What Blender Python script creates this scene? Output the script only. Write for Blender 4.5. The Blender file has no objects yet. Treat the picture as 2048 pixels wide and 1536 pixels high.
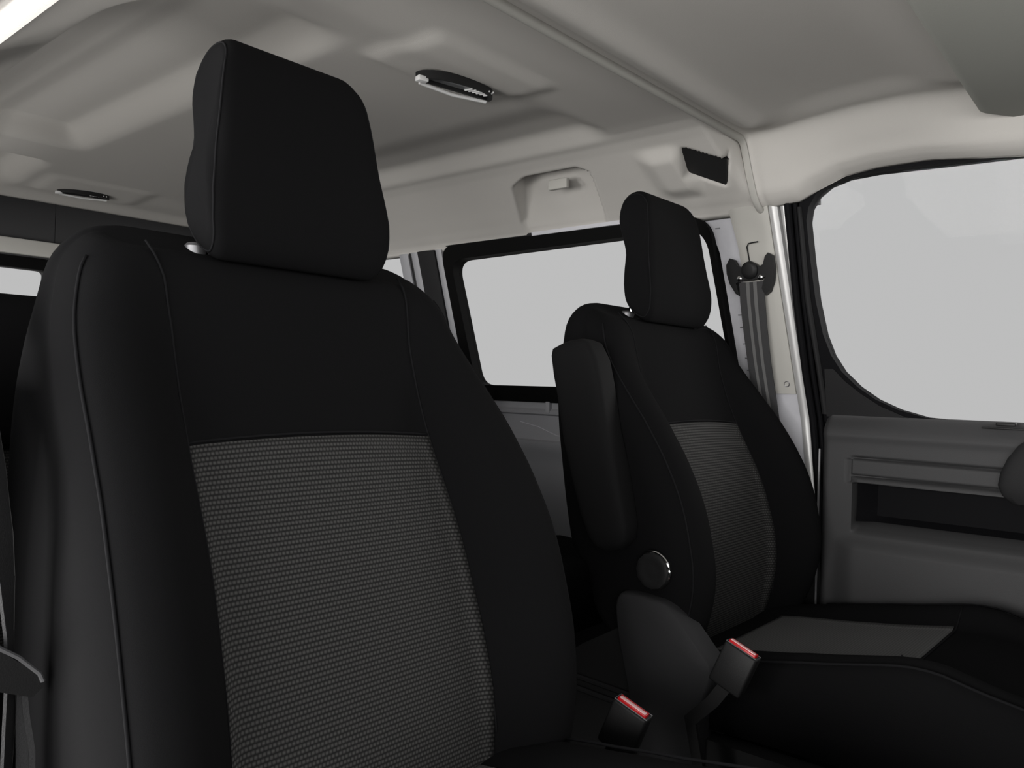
import bpy, bmesh, math, random
from mathutils import Vector, Matrix
import numpy as np

# ------------------------------------------------------------------ camera, world, light, exposure
C = bpy.context.scene.collection
SC = bpy.context.scene
SC.view_settings.view_transform = 'Standard'
SC.view_settings.look = 'None'
SC.view_settings.gamma = 1.0
SC.view_settings.use_curve_mapping = False
SC.view_settings.exposure = 0.0
YAW, ROLL = math.radians(41.0), math.radians(1.6)
cd = bpy.data.cameras.new('camera')
cam = bpy.data.objects.new('camera', cd)
C.objects.link(cam)
cd.sensor_width = 36.0
cd.lens = 36.0 * 1620.0 / 2048.0
cd.clip_start = 0.02
vd = Vector((math.cos(YAW), math.sin(YAW), 0))
vr = Vector((math.sin(YAW), -math.cos(YAW), 0))
vu = Vector((0, 0, 1))
R_ = vr * math.cos(ROLL) + vu * math.sin(ROLL)
U_ = vu * math.cos(ROLL) - vr * math.sin(ROLL)
M = Matrix((R_, U_, -vd)).transposed().to_4x4()
M.translation = Vector((0, 0, 0.85))
cam.matrix_world = M
SC.camera = cam

WORLD = 0.62
w = bpy.data.worlds.new('studio_grey'); SC.world = w
w.use_nodes = True
bg = w.node_tree.nodes['Background']
bg.inputs[1].default_value = WORLD
# pale backdrop that falls to a dark studio floor below the horizon
_n = w.node_tree.nodes
_tc = _n.new('ShaderNodeTexCoord'); _sp = _n.new('ShaderNodeSeparateXYZ'); _rp = _n.new('ShaderNodeValToRGB')
_ma = _n.new('ShaderNodeMapRange')
_ma.inputs['From Min'].default_value = -.32; _ma.inputs['From Max'].default_value = -.08
_rp.color_ramp.elements[0].color = (.55, .54, .52, 1); _rp.color_ramp.elements[1].color = (1, 1, 1, 1)
w.node_tree.links.new(_tc.outputs['Generated'], _sp.inputs[0])
w.node_tree.links.new(_sp.outputs['Z'], _ma.inputs['Value'])
w.node_tree.links.new(_ma.outputs[0], _rp.inputs[0])
w.node_tree.links.new(_rp.outputs[0], bg.inputs[0])

def area(name, loc, target, sx, sy, power, col=(1, 1, 1)):
    l = bpy.data.lights.new(name, 'AREA'); l.shape = 'RECTANGLE'; l.size = sx; l.size_y = sy
    l.energy = power; l.color = col
    o = bpy.data.objects.new(name, l); C.objects.link(o)
    o.location = loc
    o.rotation_euler = (Vector(target) - Vector(loc)).to_track_quat('-Z', 'Y').to_euler()
    return o
# added fill lights, unseen, round the van: beyond the open right side, under the sill, beyond the windscreen and the left window
WARM = (1.0, 0.98, 0.955)
area('fill_right', (-2.2, 1.6, 0.80), (1.8, 1.6, 1.2), 1.8, 1.2, 95, WARM)
area('fill_doorway', (-2.9, -0.4, 0.75), (1.8, 0.8, 1.25), 3.4, 1.8, 115, WARM)
area('fill_low', (-0.9, 1.75, -0.10), (0.75, 1.8, 1.45), 1.4, 0.8, 32, WARM)
area('fill_windscreen', (-1.0, -2.6, 1.05), (1.7, 0.7, 1.2), 2.6, 1.2, 24, WARM)
area('fill_left', (3.3, -0.9, 1.30), (1.5, 0.7, 0.65), 1.2, 0.8, 40, WARM)

# ------------------------------------------------------------------ helpers
def smooth(a, b, x):
    t = np.clip((np.asarray(x, float) - a) / (b - a), 0, 1)
    return t * t * (3 - 2 * t)

def lerp_tab(tab, z):
    return float(np.interp(z, [t[0] for t in tab], [t[1] for t in tab]))

def tag(o, label=None, cat=None, group=None, kind=None):
    if label: o['label'] = label
    if cat: o['category'] = cat
    if group: o['group'] = group
    if kind: o['kind'] = kind
    return o

def empty(name, loc=(0, 0, 0), label=None, cat=None, group=None, kind=None, parent=None):
    o = bpy.data.objects.new(name, None); C.objects.link(o)
    o.empty_display_size = 0.05
    o.location = loc
    if parent: o.parent = parent
    return tag(o, label, cat, group, kind)

def world_loc(o):
    v = Vector((0, 0, 0))
    while o:
        v += Vector(o.location); o = o.parent
    return v

def add(name, vf, mat, parent=None, sm=True, angle=35, label=None, kind=None, cat=None, uv=None, group=None):
    """vf = (verts, faces) in world metres; linked as ONE mesh object."""
    verts, faces = vf
    off = world_loc(parent) if parent else Vector((0, 0, 0))
    me = bpy.data.meshes.new(name)
    me.from_pydata([tuple(Vector(v) - off) for v in verts], [], [tuple(f) for f in faces])
    bm = bmesh.new(); bm.from_mesh(me)
    bmesh.ops.recalc_face_normals(bm, faces=bm.faces)
    bm.to_mesh(me); bm.free()
    if uv is not None:
        ul = me.uv_layers.new(name='uv')
        for lp in me.loops: ul.data[lp.index].uv = uv[lp.vertex_index]
    if sm:
        me.shade_smooth()
        if angle < 180: me.set_sharp_from_angle(angle=math.radians(angle))
    me.materials.append(mat)
    o = bpy.data.objects.new(name, me); C.objects.link(o)
    if parent: o.parent = parent
    return tag(o, label, cat, group, kind)

def join(*vfs):
    V, Fs = [], []
    for v, f in vfs:
        n = len(V); V += list(v); Fs += [tuple(i + n for i in q) for q in f]
    return V, Fs

def loft(rings, closed=True, cap0=True, cap1=True):
    n = len(rings[0]); V = [p for r in rings for p in r]; Fs = []
    for i in range(len(rings) - 1):
        for j in range(n if closed else n - 1):
            k = (j + 1) % n
            Fs.append((i * n + j, i * n + k, (i + 1) * n + k, (i + 1) * n + j))
    if cap0: Fs.append(tuple(range(n)))
    if cap1: Fs.append(tuple((len(rings) - 1) * n + j for j in range(n)))
    return V, Fs

def box(x0, x1, y0, y1, z0, z1, r=0.0):
    bm = bmesh.new()
    bmesh.ops.create_cube(bm, size=1)
    for v in bm.verts:
        v.co = Vector((x0 + (v.co.x + .5) * (x1 - x0), y0 + (v.co.y + .5) * (y1 - y0), z0 + (v.co.z + .5) * (z1 - z0)))
    if r > 0: bmesh.ops.bevel(bm, geom=bm.edges[:], offset=r, segments=3, affect='EDGES', profile=0.5)
    bm.verts.ensure_lookup_table()
    for i, v in enumerate(bm.verts): v.index = i
    out = ([tuple(v.co) for v in bm.verts], [tuple(v.index for v in f.verts) for f in bm.faces])
    bm.free(); return out

def xf(vf, mat4):
    return [tuple(mat4 @ Vector(v)) for v in vf[0]], vf[1]

def tube(pts, r, n=8, closed=False):
    pts = [Vector(p) for p in pts]; rings = []; m = len(pts)
    up = Vector((0.31, 0.17, 0.93)).normalized()
    for i, p in enumerate(pts):
        a = pts[(i - 1) % m] if (closed or i) else p
        b = pts[(i + 1) % m] if (closed or i < m - 1) else p
        t = (b - a).normalized()
        u = t.cross(up)
        if u.length < 1e-3: u = t.cross(Vector((1, 0, 0)))
        u.normalize(); v = t.cross(u)
        rings.append([p + (u * math.cos(2 * math.pi * k / n) + v * math.sin(2 * math.pi * k / n)) * r for k in range(n)])
    if closed: rings.append(rings[0]); return loft(rings, cap0=False, cap1=False)
    return loft(rings)

def ribbon(pts, widths, th=0.0012):
    """flat webbing: pts centre line, widths = half-width vectors; boxed cross-section."""
    rings = []
    for i, p in enumerate(pts):
        p = Vector(p); h = Vector(widths[i])
        t = (Vector(pts[min(i + 1, len(pts) - 1)]) - Vector(pts[max(i - 1, 0)])).normalized()
        nrm = t.cross(h).normalized() * th
        rings.append([p + h + nrm, p + h - nrm, p - h - nrm, p - h + nrm])
    return loft(rings)

def roundpoly(pts, rad, n=8):
    m = len(pts); out = []
    if not hasattr(rad, '__len__'): rad = [rad] * m
    for i in range(m):
        p = Vector(pts[i]); a = Vector(pts[i - 1]) - p; b = Vector(pts[(i + 1) % m]) - p
        a.normalize(); b.normalize()
        ang = a.angle(b); d = rad[i] / math.tan(ang / 2)
        p0, p1 = p + a * d, p + b * d
        for k in range(n):
            t = k / (n - 1)
            out.append(tuple(p0 * (1 - t) ** 2 + p * 2 * t * (1 - t) + p1 * t * t))
    return out

def xw(z): return 1.915 - .21 * max(0.0, z - .78)      # left body side: upright below, leaning in above the belt line
def W(y, z, off=0.0): return (xw(z) + off, y, z)

def plate(outer, inner, fn_in, fn_out):
    """frame between two equal-count loops; fn_* maps (a,b) to inboard and outboard 3D points"""
    n = len(outer)
    V = [fn_in(*p) for p in outer] + [fn_in(*p) for p in inner] + [fn_out(*p) for p in outer] + [fn_out(*p) for p in inner]
    Fs = []
    for j in range(n):
        k = (j + 1) % n
        Fs += [(j, k, n + k, n + j), (2 * n + j, 3 * n + j, 3 * n + k, 2 * n + k),
               (j, 2 * n + j, 2 * n + k, k), (n + j, n + k, 3 * n + k, 3 * n + j)]
    return V, Fs

def slab(loop, fn_in, fn_out):
    n = len(loop)
    return loft([[fn_in(*p) for p in loop], [fn_out(*p) for p in loop]])

def gridmesh(P):
    """P[i][j] 3D points -> open grid"""
    ni, nj = P.shape[:2]
    V = [tuple(p) for p in P.reshape(-1, 3)]
    Fs = [(i * nj + j, i * nj + j + 1, (i + 1) * nj + j + 1, (i + 1) * nj + j) for i in range(ni - 1) for j in range(nj - 1)]
    return V, Fs

def thick(P, N):
    """grid with a back side offset by N (nx3 vector field or constant) so nothing is paper thin"""
    ni, nj = P.shape[:2]
    Q = P + N
    V1, F1 = gridmesh(P); V2, F2 = gridmesh(Q); n = len(V1)
    Fs = F1 + [tuple(reversed([i + n for i in f])) for f in F2]
    rim = [(0, j) for j in range(nj)] + [(i, nj - 1) for i in range(1, ni)] + [(ni - 1, j) for j in range(nj - 2, -1, -1)] + [(i, 0) for i in range(ni - 2, 0, -1)]
    ids = [i * nj + j for i, j in rim]
    for a, b in zip(ids, ids[1:] + ids[:1]): Fs.append((a, b, b + n, a + n))
    return V1 + V2, Fs

# ------------------------------------------------------------------ materials
def mat(name, col, rough=0.6, spec=0.5, metal=0.0, bump=0.0, scale=400, vary=0.0, sheen=0.0):
    m = bpy.data.materials.new(name); m.use_nodes = True
    nt = m.node_tree; b = nt.nodes['Principled BSDF']
    b.inputs['Base Color'].default_value = (*col, 1); b.inputs['Roughness'].default_value = rough
    b.inputs['Metallic'].default_value = metal; b.inputs['Specular IOR Level'].default_value = spec
    if sheen: b.inputs['Sheen Weight'].default_value = sheen
    if bump or vary:
        tc = nt.nodes.new('ShaderNodeTexCoord'); nz = nt.nodes.new('ShaderNodeTexNoise')
        nz.inputs['Scale'].default_value = scale; nz.inputs['Detail'].default_value = 3
        nt.links.new(tc.outputs['Object'], nz.inputs['Vector'])
        if vary:
            mx = nt.nodes.new('ShaderNodeMix'); mx.data_type = 'RGBA'
            mx.inputs['A'].default_value = (*[c * (1 - vary) for c in col], 1)
            mx.inputs['B'].default_value = (*[c * (1 + vary) for c in col], 1)
            nt.links.new(nz.outputs['Fac'], mx.inputs['Factor']); nt.links.new(mx.outputs['Result'], b.inputs['Base Color'])
        if bump:
            bp = nt.nodes.new('ShaderNodeBump'); bp.inputs['Strength'].default_value = bump; bp.inputs['Distance'].default_value = 0.001
            nt.links.new(nz.outputs['Fac'], bp.inputs['Height']); nt.links.new(bp.outputs['Normal'], b.inputs['Normal'])
    return m

def weave(name, dark, light, pu, pv):
    m = bpy.data.materials.new(name); m.use_nodes = True
    nt = m.node_tree; b = nt.nodes['Principled BSDF']; L = nt.links.new
    b.inputs['Roughness'].default_value = .85; b.inputs['Specular IOR Level'].default_value = .2
    uv = nt.nodes.new('ShaderNodeUVMap'); uv.uv_map = 'uv'
    sp = nt.nodes.new('ShaderNodeSeparateXYZ'); L(uv.outputs[0], sp.inputs[0])
    def mth(op, a, bb=None):
        n = nt.nodes.new('ShaderNodeMath'); n.operation = op
        for i, q in enumerate((a, bb)):
            if q is None: continue
            if isinstance(q, (int, float)): n.inputs[i].default_value = q
            else: L(q, n.inputs[i])
        return n.outputs[0]
    u = mth('MULTIPLY', sp.outputs[0], 1 / pu); v = mth('MULTIPLY', sp.outputs[1], 1 / pv)
    row = mth('FLOOR', v); par = mth('MULTIPLY', mth('MODULO', row, 2.0), 0.5)
    fu = mth('FRACT', mth('ADD', u, par)); fv = mth('FRACT', v)
    su = mth('SINE', mth('MULTIPLY', fu, math.pi)); sv = mth('SINE', mth('MULTIPLY', fv, math.pi))
    h = mth('MULTIPLY', mth('POWER', su, 0.8), mth('POWER', sv, 1.6))
    mx = nt.nodes.new('ShaderNodeMix'); mx.data_type = 'RGBA'
    mx.inputs['A'].default_value = (*dark, 1); mx.inputs['B'].default_value = (*light, 1)
    L(h, mx.inputs['Factor']); L(mx.outputs['Result'], b.inputs['Base Color'])
    bp = nt.nodes.new('ShaderNodeBump'); bp.inputs['Strength'].default_value = .35; bp.inputs['Distance'].default_value = .0006
    L(h, bp.inputs['Height']); L(bp.outputs['Normal'], b.inputs['Normal'])
    return m

def glass(name, tint, refl):
    m = bpy.data.materials.new(name); m.use_nodes = True
    nt = m.node_tree; L = nt.links.new
    for n in list(nt.nodes):
        if n.type == 'BSDF_PRINCIPLED': nt.nodes.remove(n)
    out = [n for n in nt.nodes if n.type == 'OUTPUT_MATERIAL'][0]
    t = nt.nodes.new('ShaderNodeBsdfTransparent'); t.inputs[0].default_value = (*tint, 1)
    g = nt.nodes.new('ShaderNodeBsdfGlossy'); g.inputs['Roughness'].default_value = .02; g.inputs[0].default_value = (.9, .9, .9, 1)
    mx = nt.nodes.new('ShaderNodeMixShader'); mx.inputs[0].default_value = refl
    L(t.outputs[0], mx.inputs[1]); L(g.outputs[0], mx.inputs[2]); L(mx.outputs[0], out.inputs[0])
    return m

MT = dict(
    headliner=mat('headliner_fabric', (.62, .60, .57), .95, .1, bump=.25, scale=900, vary=.03),
    pale_trim=mat('pale_grey_trim', (.50, .49, .46), .75, .3, bump=.1, scale=900),
    visor=mat('visor_vinyl', (.44, .445, .41), .85, .2, bump=.2, scale=700),
    black_fabric=mat('black_fabric', (.0062, .0062, .0067), .95, .08, bump=.3, scale=1500, vary=.15),
    armrest_fabric=mat('armrest_fabric', (.0075, .0075, .008), .85, .2, bump=.2, scale=1500),
    seam=mat('seam_thread', (.010, .010, .011), .9, .1),
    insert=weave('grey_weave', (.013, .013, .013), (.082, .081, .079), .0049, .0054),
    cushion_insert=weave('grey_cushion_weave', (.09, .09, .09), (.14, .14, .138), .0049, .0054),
    black_plastic=mat('black_plastic', (.013, .013, .0135), .5, .3, bump=.2, scale=900),
    dark_plastic=mat('dark_grey_plastic', (.020, .020, .021), .6, .15, bump=.3, scale=1100, vary=.06),
    door_plastic=mat('door_grey_plastic', (.058, .058, .060), .65, .3, bump=.35, scale=1100, vary=.06),
    panel_grey=mat('sliding_door_grey', (.36, .363, .385), .5, .4),
    shield_plastic=mat('shield_plastic', (.034, .034, .036), .6, .2, bump=.3, scale=1100), rubber=mat('black_rubber', (.006, .006, .007), .7, .08),
    black_frit=mat('black_window_surround', (.0025, .0025, .0025), .7, .1),
    metal_paint=mat('pale_silver_paint', (.62, .62, .66), .45, .5, metal=.0, vary=.05, scale=60),
    bright_edge=mat('bright_silver_edge', (.55, .55, .55), .35, .5, metal=.2),
    chrome=mat('chrome', (.75, .75, .75), .15, .5, metal=1),
    webbing=mat('belt_webbing', (.05, .05, .052), .7, .3, bump=.6, scale=600),
    webbing_edge=mat('belt_webbing_edge', (.15, .15, .15), .7, .3),
    carpet=mat('black_carpet', (.010, .010, .010), 1, .1, bump=.5, scale=800),
    red=mat('red_button', (.60, .008, .014), .3, .6),
    bright_trim=mat('bright_satin_trim', (.85, .85, .85), .3, .5), lens=mat('lamp_lens', (.20, .205, .21), .2, .8),
    glass=glass('tinted_glass', (.905, .905, .905), .0012),
    steel=mat('grey_steel', (.25, .25, .26), .4, .5, metal=.7),
)

# ------------------------------------------------------------------ shell: floor, ceilings, walls
CX0 = 1.078
add('floor', box(.20, 1.96, -1.2, 3.18, -.06, 0), MT['carpet'], sm=False, kind='structure')

def cove_z(a):
    return np.interp(a, [0, .40, .44, .475, .505, .56, .62, .68, .715, .730, .737], [1.42, 1.42, 1.4175, 1.410, 1.398, 1.371, 1.342, 1.311, 1.290, 1.276, 1.262])

# rear headliner: ceiling pans, central spine, side coves with the handle recess
xs = np.concatenate([np.arange(.341, 1.50, .012), np.arange(1.50, 1.8155, .0055)])
ys = np.concatenate([np.arange(.822, 1.617, .006), np.arange(1.62, 2.91, .012)])
Xg, Yg = np.meshgrid(xs, ys, indexing='ij')
A = np.abs(Xg - CX0)
Z = cove_z(A - .10 * (1 - smooth(.822, .838, Yg)) * (1 - smooth(.56, .72, A)))
# raised pans right of the spine (two bays with a cross beam between)
pan = (1 - smooth(.800, .862, Xg)) * smooth(.44, .52, Xg) * ((smooth(1.10, 1.25, Yg) * (1 - smooth(2.22, 2.27, Yg))) + smooth(2.44, 2.54, Yg) * (1 - smooth(2.72, 2.85, Yg)))
Z = Z + .052 * pan
Z = Z + .016 * smooth(1.27, 1.42, Xg) * (1 - smooth(1.47, 1.54, Xg)) * smooth(1.03, 1.12, Yg) * (1 - smooth(2.5, 2.7, Yg))
Z = Z + .010 * smooth(1.02, 1.10, Yg) * (1 - smooth(.40, .46, A)) * (1 - smooth(2.6, 2.75, Yg))
# lamp boss
for (ly, s) in ((1.075, 1.0), (2.70, .8)):
    bx = smooth(.885, .925, Xg) * (1 - smooth(1.175, 1.235, Xg)); by = smooth(ly - .13, ly - .09, Yg) * (1 - smooth(ly + .06, ly + .10, Yg))
    Z = Z - .010 * s * bx * by
# rear header roll-down
Z = Z - .02 * smooth(2.82, 2.91, Yg) * (1 - smooth(.55, .70, A))
# front lip at the seam
Z = Z - .006 * (1 - smooth(.822, .834, Yg))
# arch recess in the left cove
def arch_mask(X, Y, g):
    s = (X - 1.60) / .18
    yl = np.interp(X, [1.60, 1.63, 1.66, 1.76, 1.82], [1.37, 1.435, 1.452, 1.512, 1.53])
    yr = np.interp(X, [1.60, 1.625, 1.65, 1.80], [1.205, 1.180, 1.186, 1.240])
    return smooth(1.600 - g, 1.622 - g, X) * (1 - smooth(yl - .012 + g, yl + g, Y)) * smooth(yr - g, yr + .006 - g, Y)
rec = arch_mask(Xg, Yg, 0) * np.interp(Xg, [1.60, 1.64, 1.79], [.050, .048, .006]) * (1 + .3 * smooth(1.36, 1.46, Yg))
# dark rectangular pocket beside the pillar top
QD = [(1.598, .914), (1.664, .826), (1.742, .866), (1.680, .944)]
pk = np.ones_like(Xg)
for (xa, ya), (xb, yb) in zip(QD, QD[1:] + QD[:1]):
    L_ = math.hypot(xb - xa, yb - ya); dd = ((Yg - ya) * (xb - xa) - (Xg - xa) * (yb - ya)) / L_
    pk = pk * smooth(.0, .014, dd)
# rounded inner block behind the pocket
blk = smooth(1.585, 1.625, Xg) * (1 - smooth(1.70, 1.76, Xg)) * smooth(.915, .945, Yg) * (1 - smooth(.985, 1.05, Yg))
dn = rec + .045 * pk - .020 * blk
Zc = Z + dn * .88; Xc = Xg + dn * .46
P = np.stack([Xc, Yg, Zc], -1)
N = np.zeros_like(P); N[..., 2] = .10
add('ceiling', thick(P, N), MT['headliner'], angle=180, kind='structure')

add('cove_pocket_shade', loft([[(x + o, y, 1.40 - .4936 * (x - 1.567) + .010 + o * .5) for x, y in ((1.600, .912), (1.664, .832), (1.738, .868), (1.678, .940))] for o in (0, .02)]), MT['black_plastic'], sm=False, kind='structure')  # black plate painting the shade in the cove pocket

# front headliner over the cab
xs = np.arange(.341, 1.816, .008); ys = np.concatenate([np.arange(-.34, .60, .016), np.arange(.60, .8165, .0045)])
Xg, Yg = np.meshgrid(xs, ys, indexing='ij'); A = np.abs(Xg - CX0)
wave = .035 * smooth(.70, .50, Yg) * 1.0
A0 = np.interp(Yg, [-.4, .20, .33, .40, .46, .55, .64, .72, .83], [.60, .60, .60, .575, .555, .56, .580, .605, .615])
T = np.clip((A - A0) / (.737 - A0), 0, 1)
ZE = np.interp(Yg, [-.4, .29, .45, .55, .62, .68, .72, .83], [1.30, 1.312, 1.33, 1.33, 1.322, 1.300, 1.280, 1.274])
Zf = 1.418 - (1.418 - ZE) * np.interp(T, [0, .05, .12, .35, .60, .75, .90, 1], [0, .03, .11, .48, .82, .92, .98, 1.0])
lowr = 1 - smooth(-.10, -.01, A - A0)
Zf = Zf - .020 * np.exp(-((Yg - .748) / .030) ** 2) * lowr            # cross ridge
Zf = Zf + .008 * smooth(.72, .60, Yg) * lowr
Zf = Zf - .022 * smooth(.46, .34, Yg) * lowr                            # drops towards the visors
Zf = Zf + .004 * np.exp(-((Yg - .795) / .008) ** 2) - .004 * smooth(.800, .8145, Yg)    # edge lip at the seam
Xf = Xg + (1.915 - .21 * (ZE - .78) - 1.813) * smooth(.62, .735, A) * (Xg > 1.08)
LIPX, LIPZ = Xf[:, -1].copy(), Zf[:, -1].copy()
P = np.stack([Xf, Yg, Zf], -1); N = np.zeros_like(P); N[..., 2] = .10
add('ceiling_front', thick(P, N), MT['headliner'], angle=180, kind='structure')
rr_ = []
for i in range(0, len(LIPX), 2):
    rr_.append([(LIPX[i] - .5 * .009 * math.sin(t) * smooth(1.60, 1.66, LIPX[i]), .8125 + .0085 * math.cos(t), LIPZ[i] - .001 + .009 * math.sin(t)) for t in np.linspace(0, 2 * math.pi, 13)[:-1]])
add('trim_7', loft(rr_), MT['pale_trim'], angle=180, kind='structure')
add('trim_1', box(.36, 1.80, .8165, .8215, 1.425, 1.47), MT['rubber'], sm=False, kind='structure')

# rear wall (two doors with a window each)
def rw_in(x, z): return (x, 3.10, z)
def rw_out(x, z): return (x, 3.15, z)
for k, (x0, x1) in enumerate(((.24, 1.088), (1.090, 1.93))):
    outer = roundpoly([(x0, 0), (x0, 1.47), (x1, 1.47), (x1, 0)], .004, 5)
    gl = ([(x0 + .17, .90), (x0 + .19, 1.205), (1.068, 1.200), (1.030, .88)] if k == 0 else [(1.36, .88), (1.34, 1.20), (x1 - .19, 1.205), (x1 - .17, .90)])
    inner = roundpoly(gl, .02, 5)
    d = empty('door_%d' % (3 + k), ((x0 + x1) / 2, 3.12, 0), kind='structure')
    add('door_panel', plate(outer, inner, rw_in, rw_out), MT['door_plastic'], d, angle=30)
    wn = add('window_%d' % (4 + k), plate(roundpoly([(gl[0][0] - .03, .86), (gl[1][0] - .03, 1.24), (gl[2][0] + .016, 1.24), (gl[3][0] + .016, .85)], .03, 5), inner, lambda x, z: (x, 3.094, z), lambda x, z: (x, 3.12, z)), MT['black_frit'], d, angle=30)
    add('pane', slab(inner, lambda x, z: (x, 3.115, z), lambda x, z: (x, 3.119, z)), MT['glass'], wn, sm=False)

add('trim_6', box(.45, 1.75, 3.075, 3.10, 1.245, 1.298, .004), MT['pale_trim'], kind='structure')

# outer roof skin and right roof rail
add('roof', loft([[(.31, y, 1.30), (.325, y, 1.30), (.333, y, 1.545), (1.83, y, 1.545), (1.845, y, 1.37), (1.865, y, 1.37), (1.85, y, 1.56), (1.70, y, 1.605), (1.08, y, 1.62), (.45, y, 1.605), (.32, y, 1.56)] for y in (-.36, .8, 2.0, 3.16)]), MT['metal_paint'], angle=40, kind='structure')

# right side: the sliding-door wall behind the doorway (front doorway stands open)
def rs_in(y, z): return (.245 + .21 * max(0, z - .78), y, z)
def rs_out(y, z): return (.205 + .21 * max(0, z - .78), y, z)
outer = roundpoly([(1.30, 0), (1.30, 1.32), (3.12, 1.32), (3.12, 0)], .004, 6)
outer = [p for p in outer]
gl = roundpoly([(1.42, .86), (1.42, 1.22), (2.95, 1.22), (2.95, .86)], .05, 6)
add('wall_right', plate(outer, gl, rs_in, rs_out), MT['dark_plastic'], angle=30, kind='structure')
add('pillar_light_block', slab([(.88, 0), (.88, .84), (1.30, .86), (1.30, 0)], lambda y, z: (.235, y, z), lambda y, z: (.205, y, z)), MT['dark_plastic'], sm=False, kind='structure')  # unseen lower pillar panel, added to block low light on the near seat
add('window_6', slab(gl, lambda y, z: (rs_in(y, z)[0] - .02, y, z), lambda y, z: (rs_in(y, z)[0] - .024, y, z)), MT['glass'], sm=False, kind='structure')

# front: unseen dashboard and bulkhead in one block, windscreen, sides ahead of the door
prof = [(-.30, .60), (-.26, .78), (-.32, .88), (-.55, .90), (-1.10, .86), (-1.15, 0), (-.62, 0), (-.58, .35), (-.40, .52)]
add('dash_bulkhead', loft([[(x, y, z) for y, z in prof] for x in (.24, 1.93)]), MT['dark_plastic'], sm=False, kind='structure')
ws = [(.33, -1.05, .87), (1.84, -1.05, .87), (1.74, -.34, 1.40), (.42, -.34, 1.40)]
add('window_7', loft([ws, [(a, b - .006, c + .004) for a, b, c in ws]]), MT['glass'], sm=False, kind='structure')

# ------------------------------------------------------------------ left side
wl = []
# body side behind the sliding door, and the strip above the windows
wl.append(slab([(1.86, .0), (1.86, .80), (3.12, .80), (3.12, .0)], lambda y, z: W(y, z, .0), lambda y, z: W(y, z, .05)))
q_out = roundpoly([(1.98, .78), (1.98, 1.31), (3.12, 1.31), (3.12, .78)], .004, 6)
q_in = roundpoly([(2.02, .86), (2.085, 1.275), (3.00, 1.275), (3.00, .86)], [.05, .03, .06, .06], 6)
wl.append(plate(q_out, q_in, lambda y, z: W(y, z, .004), lambda y, z: W(y, z, .045)))
wl.append(slab([(.70, 1.285), (.70, 1.36), (3.12, 1.36), (3.12, 1.285)], lambda y, z: W(y, z, .012), lambda y, z: W(y, z, .07)))
wl.append(slab([(-1.15, 0), (-1.15, .86), (-.36, .86), (-.36, 0)], lambda y, z: W(y, z, .0), lambda y, z: W(y, z, .05)))
add('wall_left', join(*wl), MT['dark_plastic'], angle=30, kind='structure')
add('window_3', slab(q_in, lambda y, z: W(y, z, .03), lambda y, z: W(y, z, .034)), MT['glass'], sm=False, kind='structure')

def wstrip(tab0, tab1, zs, o0, o1, back):
    """strip on the body side between two y(z) tables; inboard offset o0 at tab0 edge and o1 at tab1 edge"""
    rings = []
    for z in zs:
        a, b = lerp_tab(tab0, z), lerp_tab(tab1, z)
        m = []
        for k in range(7):
            t = k / 6
            m.append(W(a + (b - a) * t, z, o0 + (o1 - o0) * t - .004 * math.sin(math.pi * t)))
        rings.append(m + [W(b, z, back), W(a, z, back)])
    return loft(rings)

zs_p = list(np.linspace(.0, 1.285, 40))
tA = [(0, .690), (.40, .700), (.80, .748), (.89, .757), (1.065, .775), (1.29, .797)]
tB = [(0, .680), (.40, .685), (.80, .725), (.89, .735), (1.065, .748), (1.28, .757)]
tC = [(0, .668), (.40, .670), (.80, .688), (.89, .700), (1.065, .720), (1.275, .722)]
tF = [(0, .90), (.85, .893), (.99, .908), (1.10, .920), (1.20, .932), (1.24, .955), (1.29, .985)]      # rear flange edge
bp = empty('trim_2', (1.9, .80, 0), kind='structure')
zs_m = list(np.linspace(.52, 1.285, 32))
add('lower_cover', wstrip(tF, tB, list(np.linspace(0, .52, 10)), .004, .002, .05), MT['black_plastic'], bp)
add('pillar_flange', wstrip(tF, tA, zs_m, .008, .004, .06), MT['metal_paint'], bp)
add('bright_edge', join(wstrip(tA, [(z, y - .020) for z, y in tA], zs_m, -.002, .000, .03),
                        wstrip([(z, y - .024) for z, y in tA], tB, zs_m, .006, .002, .03)), MT['bright_edge'], bp, angle=50)
bs = [(z, y + .0) for z, y in tB]
add('door_seal', join(tube([W(lerp_tab(tB, z) - .006, z, .0) for z in zs_p], .0085, 10),
                      tube([W(lerp_tab(tB, z) - .021, z, .006) for z in zs_p], .006, 10)), MT['rubber'], bp)
add('seal_backing', wstrip(tB, [(z, y - .034) for z, y in tB], zs_p, .030, .030, .05), MT['rubber'], bp)
# spot welds / notches on the flange
nt_ = []
for zz in (1.27, 1.245, 1.13, 1.095, 1.035, 1.005, .965, .93, .90):
    y0 = lerp_tab(tF, zz) - .022
    nt_.append(slab([(y0 - .012, zz - .0012), (y0 - .012, zz + .0012), (y0, zz + .0012), (y0, zz - .0012)], lambda y, z: W(y, z, .0025), lambda y, z: W(y, z, .012)))
add('weld_mark', join(*nt_), MT['steel'], bp, sm=False)
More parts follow.
